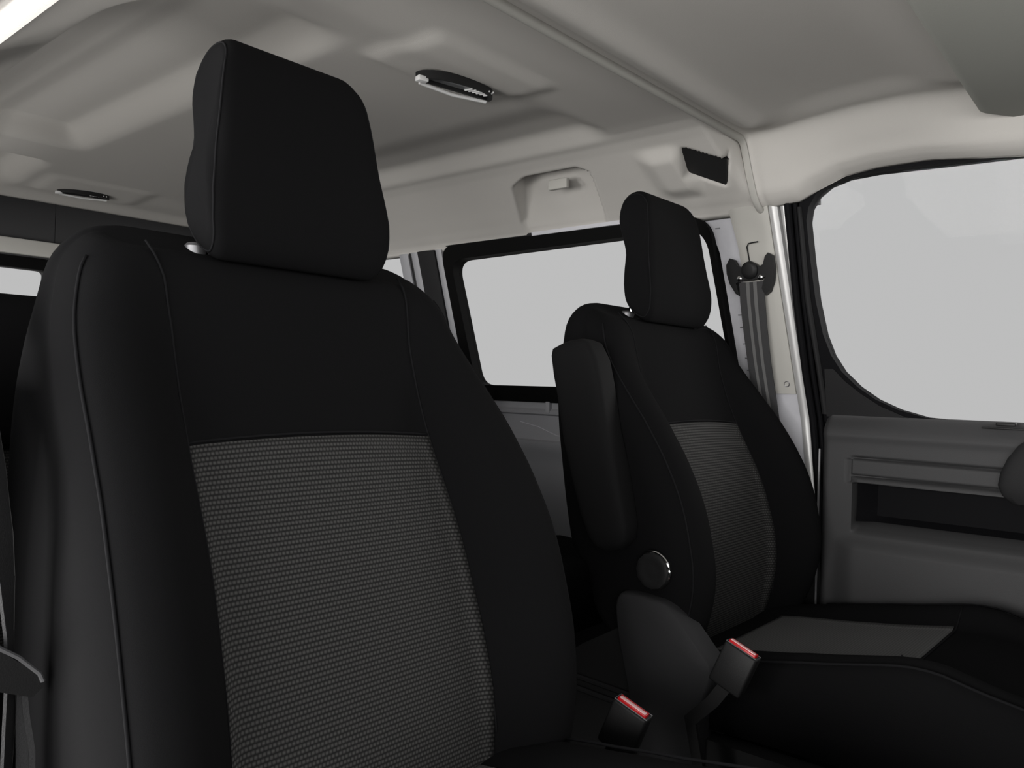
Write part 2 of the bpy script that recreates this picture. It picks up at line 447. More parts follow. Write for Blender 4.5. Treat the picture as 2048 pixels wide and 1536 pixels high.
# grey pillar trim panel
pt = empty('trim_3', (1.86, .82, .84), kind='structure')
tE = [(.84, .865), (.95, .860), (1.06, .864), (1.12, .866), (1.20, .876), (1.295, .897)]
tA2 = [(z, y + .001) for z, y in tA]
zt = list(np.linspace(.845, 1.292, 30))
rings = []
for z in zt:
    a, b = lerp_tab(tE, z), lerp_tab(tA2, z)
    hollow = .010 * math.exp(-((z - 1.225) / .045) ** 2)
    row = []
    for k in range(11):
        t = k / 10
        e = .006 * (abs(2 * t - 1) ** 6)
        row.append(W(a + (b - a) * t, z, -.012 + e + hollow * math.sin(math.pi * t)))
    rings.append(row + [W(b, z, .012), W(a, z, .012)])
add('pillar_trim', loft(rings), MT['pale_trim'], pt, angle=60)
gp = [(.838, 1.115), (.846, 1.16), (.850, 1.192), (.846, 1.199), (.836, 1.2005), (.822, 1.2015)]
add('adjuster_slot', tube([W(y, z, -.0125) for y, z in gp], .0016, 6), MT['dark_plastic'], pt)
add('trim_clip', tube([W(.772 + .006 * math.cos(t), .868 + .006 * math.sin(t), -.011) for t in np.linspace(0, 2 * math.pi, 16)[:-1]], .0012, 6, True), MT['steel'], pt)

# C pillar ribs behind the sliding door
cp = empty('trim_4', (1.88, 1.98, .8), kind='structure')
def cst(y0, y1, o, m, nm, lean=.045):
    ta = [(.80, y0 - lean), (1.28, y0)]; tb = [(.80, y1 - lean), (1.28, y1)]
    add(nm, wstrip(tb, ta, list(np.linspace(.80, 1.275, 8)), o, o, .03), m, cp)
cst(1.886, 1.912, -.008, MT['panel_grey'], 'rib')
cst(1.914, 1.992, -.014, MT['dark_plastic'], 'pillar_cover')
cst(1.996, 2.026, -.010, MT['panel_grey'], 'rib')
cst(2.028, 2.046, -.002, MT['black_plastic'], 'pillar_cover')
cst(2.048, 2.090, -.006, MT['panel_grey'], 'rib')

# sliding door: lower panel with ledges, black window surround, pane
sd = empty('door_2', (1.9, 1.4, 0), kind='structure')
pz = [(.02, 0), (.60, .0), (.630, -.002), (.648, -.012), (.668, -.020), (.680, -.021), (.684, -.006), (.70, -.002), (.757, -.002), (.762, -.014), (.772, -.016), (.778, -.006), (.802, -.004)]
rings = [[(1.915 + o, y, z) for z, o in pz] + [(1.955, y, .802), (1.955, y, .02)] for y in np.linspace(.905, 1.855, 20)]
add('door_panel', loft(rings), MT['panel_grey'], sd, angle=40)
add('door_crease', tube([(1.9125, 1.625, .735), (1.9125, 1.55, .722), (1.9125, 1.48, .70), (1.9125, 1.40, .695)], .0012, 6), MT['metal_paint'], sd)
add('panel_bracket', box(1.897, 1.915, 1.50, 1.515, .766, .800, .002), MT['panel_grey'], sd)
so = roundpoly([(1.885, 1.284), (.945, 1.277), (.895, .797), (1.835, .797)], [.055, .07, .05, .05], 12)
si = roundpoly([(1.845, 1.238), (.957, 1.250), (.908, .847), (1.795, .845)], [.05, .075, .05, .05], 12)
w2 = add('window_2', plate(so, si, lambda y, z: W(y, z, -.012), lambda y, z: W(y, z, .03)), MT['black_frit'], sd, angle=30)
add('pane', slab(si, lambda y, z: W(y, z, .016), lambda y, z: W(y, z, .020)), MT['glass'], w2, sm=False)
add('header_strip', slab([(.99, 1.281), (.99, 1.291), (1.50, 1.289), (1.50, 1.279)], lambda y, z: W(y, z, -.016), lambda y, z: W(y, z, .01)), MT['metal_paint'], sd, sm=False)
add('header_strip', slab([(1.50, 1.281), (1.50, 1.289), (1.86, 1.289), (1.86, 1.281)], lambda y, z: W(y, z, -.010), lambda y, z: W(y, z, .01)), MT['dark_plastic'], sd, sm=False)

# driver's door
fd = empty('door_1', (1.9, .2, 0), kind='structure')
gi = [(.711, 1.24), (.706, 1.15), (.699, 1.062), (.686, .985), (.670, .937), (.648, .900), (.615, .866), (.576, .838), (.530, .817), (.474, .802), (.40, .798), (.29, .795), (.0, .79), (-.33, .79), (-.26, 1.30), (.0, 1.315), (.287, 1.318), (.45, 1.322), (.56, 1.325), (.62, 1.322), (.660, 1.311), (.688, 1.293), (.705, 1.268)]
go = [(.728, 1.24), (.724, 1.15), (.719, 1.062), (.710, .985), (.705, .95), (.700, .92), (.697, .885), (.694, .84), (.692, .80), (.692, .782), (.60, .778), (.29, .776), (.0, .772), (-.40, .772), (-.30, 1.345), (.0, 1.352), (.287, 1.352), (.45, 1.352), (.56, 1.352), (.64, 1.350), (.695, 1.335), (.715, 1.312), (.725, 1.28)]
w1 = add('window_1', plate(go, gi, lambda y, z: W(y, z, .003), lambda y, z: W(y, z, .04)), MT['rubber'], fd, angle=30)
add('pane', slab(gi, lambda y, z: W(y, z, .022), lambda y, z: W(y, z, .026)), MT['glass'], w1, sm=False)
add('frame_cover', wstrip([(.80, .694), (.89, .701), (1.065, .721), (1.27, .728)], [(.80, .680), (.89, .690), (1.065, .709), (1.27, .719)], list(np.linspace(.80, 1.27, 20)), -.004, -.001, .004), MT['dark_plastic'], fd)
# corner cover below the curved glass edge
cc = [(.684, .795), (.684, .905), (.664, .905), (.640, .878), (.606, .850), (.566, .824), (.520, .804), (.49, .795)]
add('corner_cover', slab(cc, lambda y, z: W(y, z, -.004), lambda y, z: W(y, z, .006)), MT['dark_plastic'], fd, sm=False)
# door card as a moulded height field
ys = np.arange(-.36, .6851, .005); zs = np.concatenate([np.arange(.03, .45, .015), np.arange(.45, .8001, .002)])
Yg, Zg = np.meshgrid(ys, zs, indexing='ij')
X = np.full_like(Yg, 1.885)
X = X + .022 * smooth(.765, .80, Zg) - .006 * np.exp(-((Zg - .755) / .012) ** 2)
X = X + .014 * smooth(.672, .685, Yg)                                    # rear edge rolls back
zt1 = .705 - .006 * (.6 - Yg)
inner_reg = (1 - smooth(.618, .628, Yg + .35 * np.clip(Zg - (zt1 - .02), 0, 1))) * (1 - smooth(zt1 - .003, zt1 + .003, Zg))
gro = np.exp(-((Zg - zt1) / .0034) ** 2) * (1 - smooth(.610, .622, Yg)) + np.exp(-((Yg - .622) / .0034) ** 2) * (1 - smooth(zt1 - .006, zt1, Zg)) * smooth(zt1 - .060, zt1 - .05, Zg)
gro = gro + np.exp(-((Zg - (zt1 - .040)) / .003) ** 2) * (1 - smooth(.612, .62, Yg))
X = X + .011 * np.clip(gro, 0, 1)
X = X - .006 * (1 - smooth(.604, .612, Yg)) * np.exp(-((Zg - (zt1 - .052)) / .009) ** 2)     # grab rail under the second line
zb = .535 + .0 * Yg
pocket = (1 - smooth(.606, .615, Yg)) * smooth(zb - .002, zb + .012, Zg) * (1 - smooth(zt1 - .060, zt1 - .054, Zg))
X = X + pocket * (.012 + .046 * smooth(.540, .572, Zg))
X = X - .020 * (1 - smooth(.50, .538, Zg)) * (1 - smooth(.60, .66, Yg)) * smooth(.10, .35, Zg) 
P = np.stack([X, Yg, Zg], -1); N = np.zeros_like(P); N[..., 0] = .06 
N[..., 0] = 1.955 - X
add('door_card', thick(P, N), MT['door_plastic'], fd, angle=50)
# dark pull handle ahead of the pocket
rings = []
for (y, z, r) in [(y_ + .038, z_, r_) for y_, z_, r_ in [(.300, .640, .012), (.308, .655, .020), (.312, .675, .024), (.306, .70, .026), (.294, .73, .026), (.280, .757, .022), (.268, .775, .012)]]:
    rings.append([(1.872 + .022 * math.copysign(abs(math.cos(t)) ** .4, math.cos(t)) * (r / .026), y - .082 + (r + .034) * math.copysign(abs(math.sin(t)) ** .6, math.sin(t)), z) for t in np.linspace(0, 2 * math.pi, 33)[:-1]])
add('pull_handle', loft(rings), MT['dark_plastic'], fd, angle=60)
# black plates painting the shade inside the door pocket
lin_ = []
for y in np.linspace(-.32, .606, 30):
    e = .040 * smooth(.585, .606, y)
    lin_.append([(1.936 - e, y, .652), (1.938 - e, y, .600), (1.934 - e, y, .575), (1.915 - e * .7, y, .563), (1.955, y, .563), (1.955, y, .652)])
add('door_pocket_shade', loft(lin_), MT['rubber'], fd, angle=40, label='painted shade in the door pocket')
add('lock_button', join(box(1.878, 1.890, .30, .335, .793, .800, .002), box(1.876, 1.884, .20, .36, .786, .790, .0015)), MT['black_plastic'], fd)
add('hinge_edge', tube([(1.886, .690, z) for z in np.linspace(.30, .72, 12)], .0028, 8), MT['steel'], fd)

# ------------------------------------------------------------------ seats
HW0 = [(.30, .290), (.40, .296), (.50, .299), (.65, .300), (.80, .296), (.87, .290), (.93, .279), (.965, .266), (1.01, .250)]
YF0 = [(.30, .690), (.35, .698), (.42, .705), (.52, .726), (.65, .768), (.79, .838), (.88, .868), (.95, .882), (1.02, .892)]
BO = [(.30, .040), (.40, .072), (.50, .088), (.65, .092), (.76, .088), (.83, .062), (.90, .024), (.95, .006), (1.02, .0)]
YB = [(.30, .90), (.45, .93), (.60, .965), (.80, 1.000), (.90, 1.005), (1.02, 1.005)]
YF1 = [(.30, .775), (.35, .757), (.42, .744), (.52, .737), (.65, .768), (.79, .838), (.88, .868), (.95, .882), (1.02, .892)]
YF = YF0
HW = HW0
def tab_s(tab, z):
    return sum(lerp_tab(tab, z + o) for o in (-.04, -.025, -.01, .01, .025, .04)) / 6
def sst(a, b, x):
    t = min(1, max(0, (x - a) / (b - a))); return t * t * (3 - 2 * t)
def front_y(s, z, k=1.0, hw=None):
    wv = hw or tab_s(HW, z); a = abs(s); e = wv - .050
    y = tab_s(YF, z) - k * tab_s(BO, z) * sst(.160, max(.232, e), a)
    if a > e:
        q = min(1, (a - e) / (wv - e)); y += .055 * (1 - math.sqrt(max(0, 1 - q * q)))
    return y

def backrest(k=1.0, zmin=.315, zmax=.990):
    rings = []
    N_ = 44
    zl = list(np.linspace(zmin, zmax - .045, 40)); rr = .045
    for th in np.linspace(0, math.pi / 2, 9)[1:]: zl.append(zmax - rr + rr * math.sin(th))
    for z in zl:
        ins = 0.0
        if z > zmax - rr:
            q = (z - (zmax - rr)) / rr; ins = rr * (1 - math.sqrt(max(0, 1 - q * q)))
        zq = min(z, zmax - rr * .3); wv = tab_s(HW, zq); yb = tab_s(YB, zq)
        ring = []
        for j in range(N_ + 1):
            s = -wv + 2 * wv * j / N_
            ring.append([s, front_y(s, zq, k)])
        yside = ring[-1][1]
        for j in range(1, 7):
            t = j / 6; ring.append([wv - .004 * math.sin(math.pi * t), yside + (yb - .05 - yside) * t])
        for j in range(1, 7):
            t = math.pi / 2 * j / 6; ring.append([wv - .05 + .05 * math.cos(t), yb - .05 + .05 * math.sin(t)])
        for j in range(1, 10):
            ring.append([(wv - .05) * (1 - 2 * j / 9), yb])
        for j in range(1, 7):
            t = math.pi / 2 * j / 6; ring.append([-wv + .05 - .05 * math.sin(t), yb - .05 + .05 * math.cos(t)])
        for j in range(1, 6):
            t = j / 6; ring.append([-wv + .004 * math.sin(math.pi * t), yb - .05 + (yside - yb + .05) * t])
        ym = (tab_s(YF, zq) + yb) / 2
        out = []
        for s, y in ring:
            fs = max(0, 1 - ins / max(.02, wv)); hy = max(.02, (yb - tab_s(YF, zq)) / 2); fy = max(0, 1 - ins / hy * .9)
            zz = z
            zz += .22 * (y - .86) * sst(.90, .99, z)                    # the top slopes up to the back
            zz += 1.0 * max(0, y - .76) * (1 - sst(zmin, zmin + .25, z))       # the bottom edge slopes with the hinge
            out.append((s * fs, ym + (y - ym) * fy, zz))
        rings.append(out)
    return loft(rings)

def top_in(z, zmax=.990, rr=.045):
    q = max(0, (z - (zmax - rr)) / rr); return .9 * rr * (1 - math.sqrt(max(0, 1 - min(1, q) ** 2)))
def surf(f, z, k=1.0, zmin=.315, zmax=.990, rr=.045):
    # point of the upholstered front at width fraction f and loft height z (same mapping as the backrest rings)
    ins = 0.0
    if z > zmax - rr:
        q = (z - (zmax - rr)) / rr; ins = rr * (1 - math.sqrt(max(0, 1 - q * q)))
    zq = min(z, zmax - rr * .3); wv = tab_s(HW, zq); yb = tab_s(YB, zq); s = f * wv
    y = front_y(s, zq, k); ym = (tab_s(YF, zq) + yb) / 2
    fs = max(0, 1 - ins / max(.02, wv)); hy = max(.02, (yb - tab_s(YF, zq)) / 2); fy = max(0, 1 - ins / hy * .9)
    return (s * fs, ym + (y - ym) * fy, z + .22 * (y - .86) * sst(.90, .99, z))
def seam_line(s_tab, zs, k=1.0, d=.0005):
    return [(lerp_tab(s_tab, z), front_y(lerp_tab(s_tab, z), min(z, .9765), k) + top_in(z) - d, z + .22 * (front_y(0, z) + top_in(z) - .86) * sst(.90, .99, z)) for z in zs]

def panel(sh, z0, z1, k=1.0, d=.0022, top=0.006):
    ss = np.linspace(-1, 1, 41); zz = np.linspace(z0, z1, 50)
    V, uv, acc = [], [], 0.0
    py = None
    for z in zz:
        wv = sh(z); y0 = front_y(0, z, k)
        if py is not None: acc += math.hypot(z - pz_, y0 - py)
        py, pz_ = y0, z
        for s in ss:
            x = s * wv
            V.append((x, front_y(x, z, k) - d, z + top * (1 - s * s) * sst(z1 - .08, z1, z)))
            uv.append((x, acc))
    n = len(ss)
    Fs = [(i * n + j, i * n + j + 1, (i + 1) * n + j + 1, (i + 1) * n + j) for i in range(len(zz) - 1) for j in range(n - 1)]
    # turned-in edge so the panel is a padded piece, not a sheet
    nv = len(V)
    V2 = [(x, y + .006, z) for x, y, z in V]
    rim = [j for j in range(n)] + [i * n + n - 1 for i in range(1, len(zz))] + [(len(zz) - 1) * n + j for j in range(n - 2, -1, -1)] + [i * n for i in range(len(zz) - 2, 0, -1)]
    V += V2; uv += uv
    for a, b in zip(rim, rim[1:] + rim[:1]): Fs.append((a, b, b + nv, a + nv))
    Fs += [tuple(reversed([i + nv for i in f])) for f in Fs[:(len(zz) - 1) * (n - 1)]]
    return (V, Fs), uv

def headrest(zo=0.0, yo=0.0):
    pr = [(.880, 1.205), (.884, 1.228), (.898, 1.2445), (.918, 1.250), (.938, 1.244), (.950, 1.226), (.955, 1.195), (.949, 1.165), (.944, 1.135), (.945, 1.09), (.946, 1.045), (.942, 1.022), (.930, 1.005), (.914, .996), (.902, .997), (.888, 1.012), (.880, 1.035), (.876, 1.06), (.875, 1.11), (.877, 1.16)]
    # resample the closed profile smoothly
    m = len(pr); P_ = []
    for i in range(m):
        p0, p1, p2, p3 = [Vector(pr[(i + q) % m]) for q in (-1, 0, 1, 2)]
        for t in (0, .33, .67):
            P_.append(.5 * ((2 * p1) + (-p0 + p2) * t + (2 * p0 - 5 * p1 + 4 * p2 - p3) * t * t + (-p0 + 3 * p1 - 3 * p2 + p3) * t ** 3))
    cy = sum(p.x for p in P_) / len(P_); cz = sum(p.y for p in P_) / len(P_)
    def half(z): return lerp_tab([(.99, .128), (1.03, .136), (1.06, .136), (1.19, .117), (1.215, .112), (1.25, .100)], z)
    rings = []
    rad = .022
    fr = []
    for th in np.linspace(-math.pi / 2, 0, 8): fr.append((-1, rad * (1 - math.cos(th)), -rad - rad * math.sin(th) ))
    steps = [(-1, th) for th in np.linspace(0, math.pi / 2, 8)] + [(0, t) for t in np.linspace(-1, 1, 13)[1:-1]] + [(1, th) for th in np.linspace(math.pi / 2, 0, 8)]
    for sd_, q in steps:
        ring = []
        for p in P_:
            if sd_ == 0: ins, f = 0.0, None
            else: ins = rad * (1 - math.sin(q)); 
            d_ = Vector((p.x - cy, p.y - cz)); L_ = d_.length
            pp = Vector((cy, cz)) + d_ * max(.05, (1 - ins / L_))
            h = half(p.y)
            if sd_ == 0: s = q * (h - rad)
            else: s = sd_ * (h - rad + rad * math.cos(q) * (1 if True else 0))
            ring.append((s + .005, pp.x + yo + .16 * (pp.y - 1.09), pp.y + zo + .11 * (pp.y - 1.065)))
        rings.append(ring)
    body = loft(rings)
    seams = []
    def seam_pt(p):
        d_ = Vector((p.x - cy, p.y - cz)); k = 1 - .0078 / d_.length
        return (cy + d_.x * k + yo + .16 * (cz + d_.y * k - 1.09), cz + d_.y * k + zo + .11 * (cz + d_.y * k - 1.065))
    for sg in (-1, 1):
        seams.append(tube([(.005 + sg * (half(p.y) - .0052), *seam_pt(p)) for p in P_], .0013, 6, True))
    return body, seams

def cushion():
    ZC = [(.13, .34), (.155, .385), (.19, .408), (.24, .410), (.30, .417), (.37, .408), (.46, .392), (.55, .380), (.66, .368), (.80, .345)]
    BZ = [(.13, .0), (.17, .008), (.24, .022), (.34, .036), (.5, .030), (.60, .022), (.66, .015)]
    HWc = [(.13, .225), (.16, .240), (.24, .258), (.40, .266), (.55, .275), (.66, .285)]
    rings = []
    for y in list(np.linspace(.13, .80, 46)):
        hw = lerp_tab(HWc, y); z0 = lerp_tab(ZC, y); bz = lerp_tab(BZ, y); ring = []
        for j in range(41):
            s = -hw + 2 * hw * j / 40; a = abs(s)
            z = z0 + bz * sst(.145, .205, a)
            if a > hw - .05:
                q = (a - hw + .05) / .05; z -= .055 * (1 - math.sqrt(max(0, 1 - q * q)))
            ring.append((s, y, z))
        zb_ = .27
        ring += [(hw + .002, y, z0 - .08), (hw - .004, y, zb_), (0, y, zb_ - .005), (-hw + .004, y, zb_), (-hw - .002, y, z0 - .08)]
        rings.append(ring)
    def top(s, y):
        return lerp_tab(ZC, y) + lerp_tab(BZ, y) * sst(.145, .205, abs(s))
    V, uv = [], []
    ss = np.linspace(-1, 1, 31); yy = np.linspace(.365, .70, 36)
    for y in yy:
        for s in ss:
            x = s * .158; y2 = y + .02 * (1 - s * s) * 0
            V.append((x, y2, top(x, y2) + .0022)); uv.append((x, y))
    n = len(ss); Fs = [(i * n + j, i * n + j + 1, (i + 1) * n + j + 1, (i + 1) * n + j) for i in range(len(yy) - 1) for j in range(n - 1)]
    nv = len(V); nf = len(Fs)
    rim = [j for j in range(n)] + [i * n + n - 1 for i in range(1, len(yy))] + [(len(yy) - 1) * n + j for j in range(n - 2, -1, -1)] + [i * n for i in range(len(yy) - 2, 0, -1)]
    V += [(x, y, z - .006) for x, y, z in V]; uv += uv
    for a, b in zip(rim, rim[1:] + rim[:1]): Fs.append((a, b, b + nv, a + nv))
    Fs += [tuple(reversed([i + nv for i in f])) for f in Fs[:nf]]
    seams = [*[tube([(sg * lerp_tab(HWc, y) * .93, y, top(.22, y) - .004) for y in np.linspace(.17, .64, 24)], .0022, 6) for sg in (-1, 1)],
                 tube([(s, .36, top(s, .36) + .001) for s in np.linspace(-.20, .20, 24)], .0018, 6)]
    return loft(rings), (V, Fs), uv, seams

def shift(vf, dx, dy, dz): return [(x + dx, y + dy, z + dz) for x, y, z in vf[0]], vf[1]

def front_seat(cx, label, curve, widths):
    global YF, HW
    YF, HW = curve, widths
    root = empty('front_seat', (cx, .45, 0), label, 'car seat', 'front seats')
    S = lambda vf: shift(vf, cx, 0, 0)
    br = add('backrest', S(backrest()), MT['black_fabric'], root, angle=180)
    zs = np.linspace(.40, .988, 54)
    inner = [(.36, .186), (.79, .174), (.90, .174), (.955, .178), (.99, .186)]
    lines = [tube([(sg * p[0], p[1], p[2]) for p in seam_line(inner, zs)], .0014, 6) for sg in (-1, 1)]
    lines += [tube([surf(sg * .965, z) for z in np.linspace(.40, .966, 60)] , .0018, 6) for sg in (-1, 1)]
    lines.append(tube([(s, front_y(s, .777) - .0006, .777 + .007 * (1 - (s / .174) ** 2)) for s in np.linspace(-.174, .174, 30)], .0016, 6))
    for ln_ in lines: add('seam', S(ln_), MT['seam'], br, angle=180)
    pv, uv = panel(lambda z: lerp_tab([(.33, .178), (.45, .184), (.79, .173)], z), .335, .774)
    add('insert_panel', S(pv), MT['insert'], root, angle=180, uv=uv, label='grey woven insert panel')
    hb, hs = headrest()
    hr = add('headrest', S(hb), MT['black_fabric'], root, angle=180)
    for h_ in hs: add('seam', S(h_), MT['seam'], hr, angle=180)
    for sg in (-1, 1):
        add('headrest_post', S(tube([(sg * .104, .935, .97), (sg * .104, .933, 1.02)], .006, 12)), MT['chrome'], root, label='chrome headrest post')
        add('post_sleeve', S(loft([[(sg * .112 + r * math.cos(t), .940 + r * math.sin(t), z) for t in np.linspace(0, 2 * math.pi, 17)[:-1]] for r, z in ((.014, .975), (.014, 1.006), (.010, 1.010))])), MT['steel'], root)
    cb, cpv, cuv, cs = cushion()
    cu = add('seat_cushion', S(cb), MT['black_fabric'], root, angle=180)
    for c_ in cs: add('seam', S(c_), MT['seam'], cu, angle=180)
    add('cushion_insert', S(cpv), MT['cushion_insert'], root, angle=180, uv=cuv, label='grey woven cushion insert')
    add('seat_base', S(box(-.20, .20, .20, .66, 0, .275, .02)), MT['black_plastic'], root)
    return root

near = front_seat(.600, 'large black seat in the foreground with a grey woven backrest panel, nearest the camera', YF0, [(z, h + .012 * max(0, min(1, (.93 - z) / .28))) for z, h in HW0])
drv = front_seat(1.555, 'black seat with a folded side armrest beside the far front door', YF1, HW0)
YF, HW = YF0, HW0
# small steel bracket low on the near seat's inboard side
add('hinge_bracket', loft([[(.884, .66, .30), (.884, .74, .30), (.884, .735, .405), (.884, .70, .415)], [(.892, .66, .30), (.892, .74, .30), (.892, .735, .405), (.892, .70, .415)]]), MT['steel'], near, sm=False)

# driver's seat extras: armrest, recliner knob, hinge shield
def armrest():
    # centre line from the top down, section half sizes (depth, width)
    cl = [(.930, .932, .012, .014), (.925, .928, .034, .024), (.915, .918, .044, .029), (.902, .885, .050, .031), (.890, .84, .050, .031), (.873, .76, .050, .031), (.852, .69, .049, .031), (.835, .63, .046, .030), (.822, .592, .042, .028), (.816, .570, .034, .024), (.812, .556, .016, .014)]
    rings = []
    t_ = np.linspace(0, 2 * math.pi, 33)[:-1]
    for y, z, hd, hw in cl:
        ring = []
        for t in t_:
            c, s = math.cos(t), math.sin(t)
            px = math.copysign(abs(c) ** .34, c) * hw; py = math.copysign(abs(s) ** .42, s) * hd
            ring.append((1.236 + px, y + py, z - .30 * py))
        rings.append(ring)
    return loft(rings)
add('armrest', armrest(), MT['armrest_fabric'], drv, angle=180, label='black armrest folded upright')
kr = []
for x, r in ((1.274, .020), (1.262, .024), (1.258, .033), (1.246, .0335), (1.241, .031), (1.239, .025), (1.241, .018), (1.2405, .009)):
    kr.append([(x, .742 + r * math.cos(t) * (1 + (.02 * math.cos(12 * t) if .03 < r < .0338 else 0)), .528 + r * math.sin(t) * (1 + (.02 * math.cos(12 * t) if .03 < r < .0338 else 0))) for t in np.linspace(0, 2 * math.pi, 73)[:-1]])
kn = add('recliner_knob', loft(kr), MT['black_plastic'], drv, angle=40)
add('knob_ring', tube([(1.2455, .742 + .0335 * math.cos(t), .528 + .0335 * math.sin(t)) for t in np.linspace(1.3, 3.5, 24)], .0026, 8), MT['chrome'], kn, label='bright chrome rim arc')
sh_pts = [(.815, .448), (.812, .470), (.796, .482), (.74, .482), (.700, .472), (.640, .412), (.618, .388), (.622, .36), (.640, .29), (.66, .06), (.72, .06), (.775, .28), (.805, .39)]
def cat_smooth(pts, n=4):
    m = len(pts); out = []
    for i in range(m):
        p0, p1, p2, p3 = [Vector(pts[(i + q) % m]) for q in (-1, 0, 1, 2)]
        for j in range(n):
            t = j / n; out.append(tuple(.5 * ((2 * p1) + (-p0 + p2) * t + (2 * p0 - 5 * p1 + 4 * p2 - p3) * t * t + (-p0 + 3 * p1 - 3 * p2 + p3) * t ** 3)))
    return out
sp_ = cat_smooth(sh_pts)
cyy = sum(p[0] for p in sp_) / len(sp_); czz = sum(p[1] for p in sp_) / len(sp_)
rings = []
for x, k in ((1.285, 1.0), (1.252, 1.0), (1.243, .985), (1.238, .955), (1.236, .92)):
    rings.append([(x, cyy + (y - cyy) * k, czz + (z - czz) * (1 - (1 - k) * .55)) for y, z in sp_])
add('hinge_shield', loft(rings), MT['shield_plastic'], drv, angle=50, label='dark grey plastic hinge shield')
add('side_valance', loft([[(1.296, .18, .26), (1.296, .66, .26), (1.296, .66, .05), (1.296, .24, .05)], [(1.268, .19, .255), (1.268, .655, .255), (1.268, .655, .05), (1.268, .25, .05)]]), MT['black_plastic'], drv, sm=False)

# ------------------------------------------------------------------ second-row bench
rb = empty('rear_bench_seat', (1.05, 1.6, 0), 'black bench seat across the van behind the two front seats', 'car seat')
SHF = (.86, -.175)
for c in (.560, 1.06, 1.560):
    S2 = lambda vf: shift(vf, c, SHF[0], SHF[1])
    add('backrest', S2(backrest(.35, .48, .985)), MT['black_fabric'], rb, angle=180)
    pv, uv = panel(lambda z: .185, .50, .868, k=.35)
    add('insert_panel', S2(pv), MT['insert'], rb, angle=180, uv=uv, label='grey woven insert panel')
    hb, hs = headrest(-.275, .80)
    hr = add('headrest', shift(hb, c + (.02 if c > 1.5 else .0), 0, 0), MT['black_fabric'], rb, angle=180)
    cb = cushion()[0]
    add('seat_cushion', shift(cb, c, 1.02, -.01), MT['black_fabric'], rb, angle=180)
add('seat_base', box(.30, 1.84, 1.19, 1.70, 0, .262, .02), MT['black_plastic'], rb)

# ------------------------------------------------------------------ seat belts
db = empty('seat_belt', (1.845, .835, 0), 'dark grey seat belt hanging from a black loop on the pale pillar', 'seat belt')
# horned guide loop lying on the pillar trim
def wp(y, z, o): return W(y, z, o)
horn = [(.898, 1.150), (.888, 1.166), (.878, 1.163), (.870, 1.148), (.858, 1.142), (.848, 1.153), (.838, 1.157), (.826, 1.151), (.816, 1.142), (.806, 1.146), (.800, 1.164), (.792, 1.172), (.783, 1.166), (.780, 1.140), (.784, 1.108), (.794, 1.084), (.806, 1.076), (.812, 1.092), (.806, 1.110), (.800, 1.118), (.836, 1.112), (.868, 1.112), (.876, 1.106), (.872, 1.090), (.868, 1.076), (.878, 1.082), (.892, 1.106), (.898, 1.130)]
lp = add('guide_loop', join(slab(horn, lambda y, z: wp(y, z, -.030), lambda y, z: wp(y, z, -.014)),), MT['black_plastic'], db, angle=30)
add('pivot_cover', loft([[wp(.838 + r * math.cos(t), 1.134 + r * math.sin(t), o) for t in np.linspace(0, 2 * math.pi, 25)[:-1]] for r, o in ((.020, -.028), (.020, -.036), (.016, -.040), (.010, -.041))]), MT['black_plastic'], lp, angle=40)
for yy_ in (.812, .864):
    add('loop_stud', loft([[wp(yy_ + r * math.cos(t), 1.116 + r * math.sin(t), o) for t in np.linspace(0, 2 * math.pi, 17)[:-1]] for r, o in ((.0065, -.03), (.0060, -.035), (.003, -.037))]), MT['chrome'], lp)
pts = [(y, z) for y, z in ((.838, 1.108), (.836, 1.06), (.832, 1.0), (.826, .92), (.818, .84), (.806, .74), (.79, .62), (.775, .45), (.765, .25))]
cl = [Vector(W(y, z, -.026 - .012 * math.sin(math.pi * i / 8))) for i, (y, z) in enumerate(pts)]
hwid = [.030, .031, .030, .029, .029, .029, .029, .029, .029]
wb = add('webbing', ribbon(cl, [(0, h, 0) for h in hwid], .0015), MT['webbing'], db, angle=30)
for k, off in enumerate((-.010, .008)):
    add('webbing_fold', ribbon([c + Vector((-.003, off, 0)) for c in cl], [(0, .0045 - .0003 * i, 0) for i in range(9)], .0012), MT['webbing_edge'], wb, angle=30)

nb = empty('seat_belt', (.27, .85, 0), 'black seat belt with a latch tongue hanging at the near seat\'s outer side', 'seat belt')
top = [(.300, 1.27, 1.16), (.272, 1.06, 1.00), (.256, .90, .85), (.250, .84, .76), (.252, .825, .70), (.256, .822, .66), (.259, .820, .61), (.260, .820, .575), (.261, .82, .53), (.258, .82, .42), (.252, .83, .25)]
wd = [(0, .023, -.002), (.004, .022, 0), (.009, .019, 0), (.012, .016, 0), (.012, .012, 0), (.009, .010, 0), (.006, .010, 0), (.006, .012, 0), (.008, .012, 0), (.008, .016, 0), (.006, .02, 0)]
wb2 = add('webbing', ribbon(top, wd, .0014), MT['webbing'], nb, angle=30)
add('webbing_edge', tube([Vector(p) + Vector(h) * 1.0 for p, h in zip(top, wd)], .0016, 6), MT['webbing_edge'], wb2)
tg = add('latch_tongue', loft([[(.236, .806, .612), (.281, .806, .572), (.284, .806, .560), (.275, .806, .553), (.232, .806, .572)],
                               [(.236, .818, .614), (.281, .818, .574), (.284, .818, .560), (.275, .818, .553), (.232, .818, .572)]]), MT['black_plastic'], nb, angle=20)
add('tongue_edge', tube([(.238, .805, .611), (.262, .805, .593), (.280, .805, .574), (.283, .805, .566)], .0022, 8), MT['steel'], tg)
add('lower_strap', ribbon([(.271, .815, .556), (.274, .815, .53), (.279, .815, .50), (.281, .815, .42)], [(.0025, 0, .0005)] * 4, .0008), MT['webbing'], nb, angle=30)
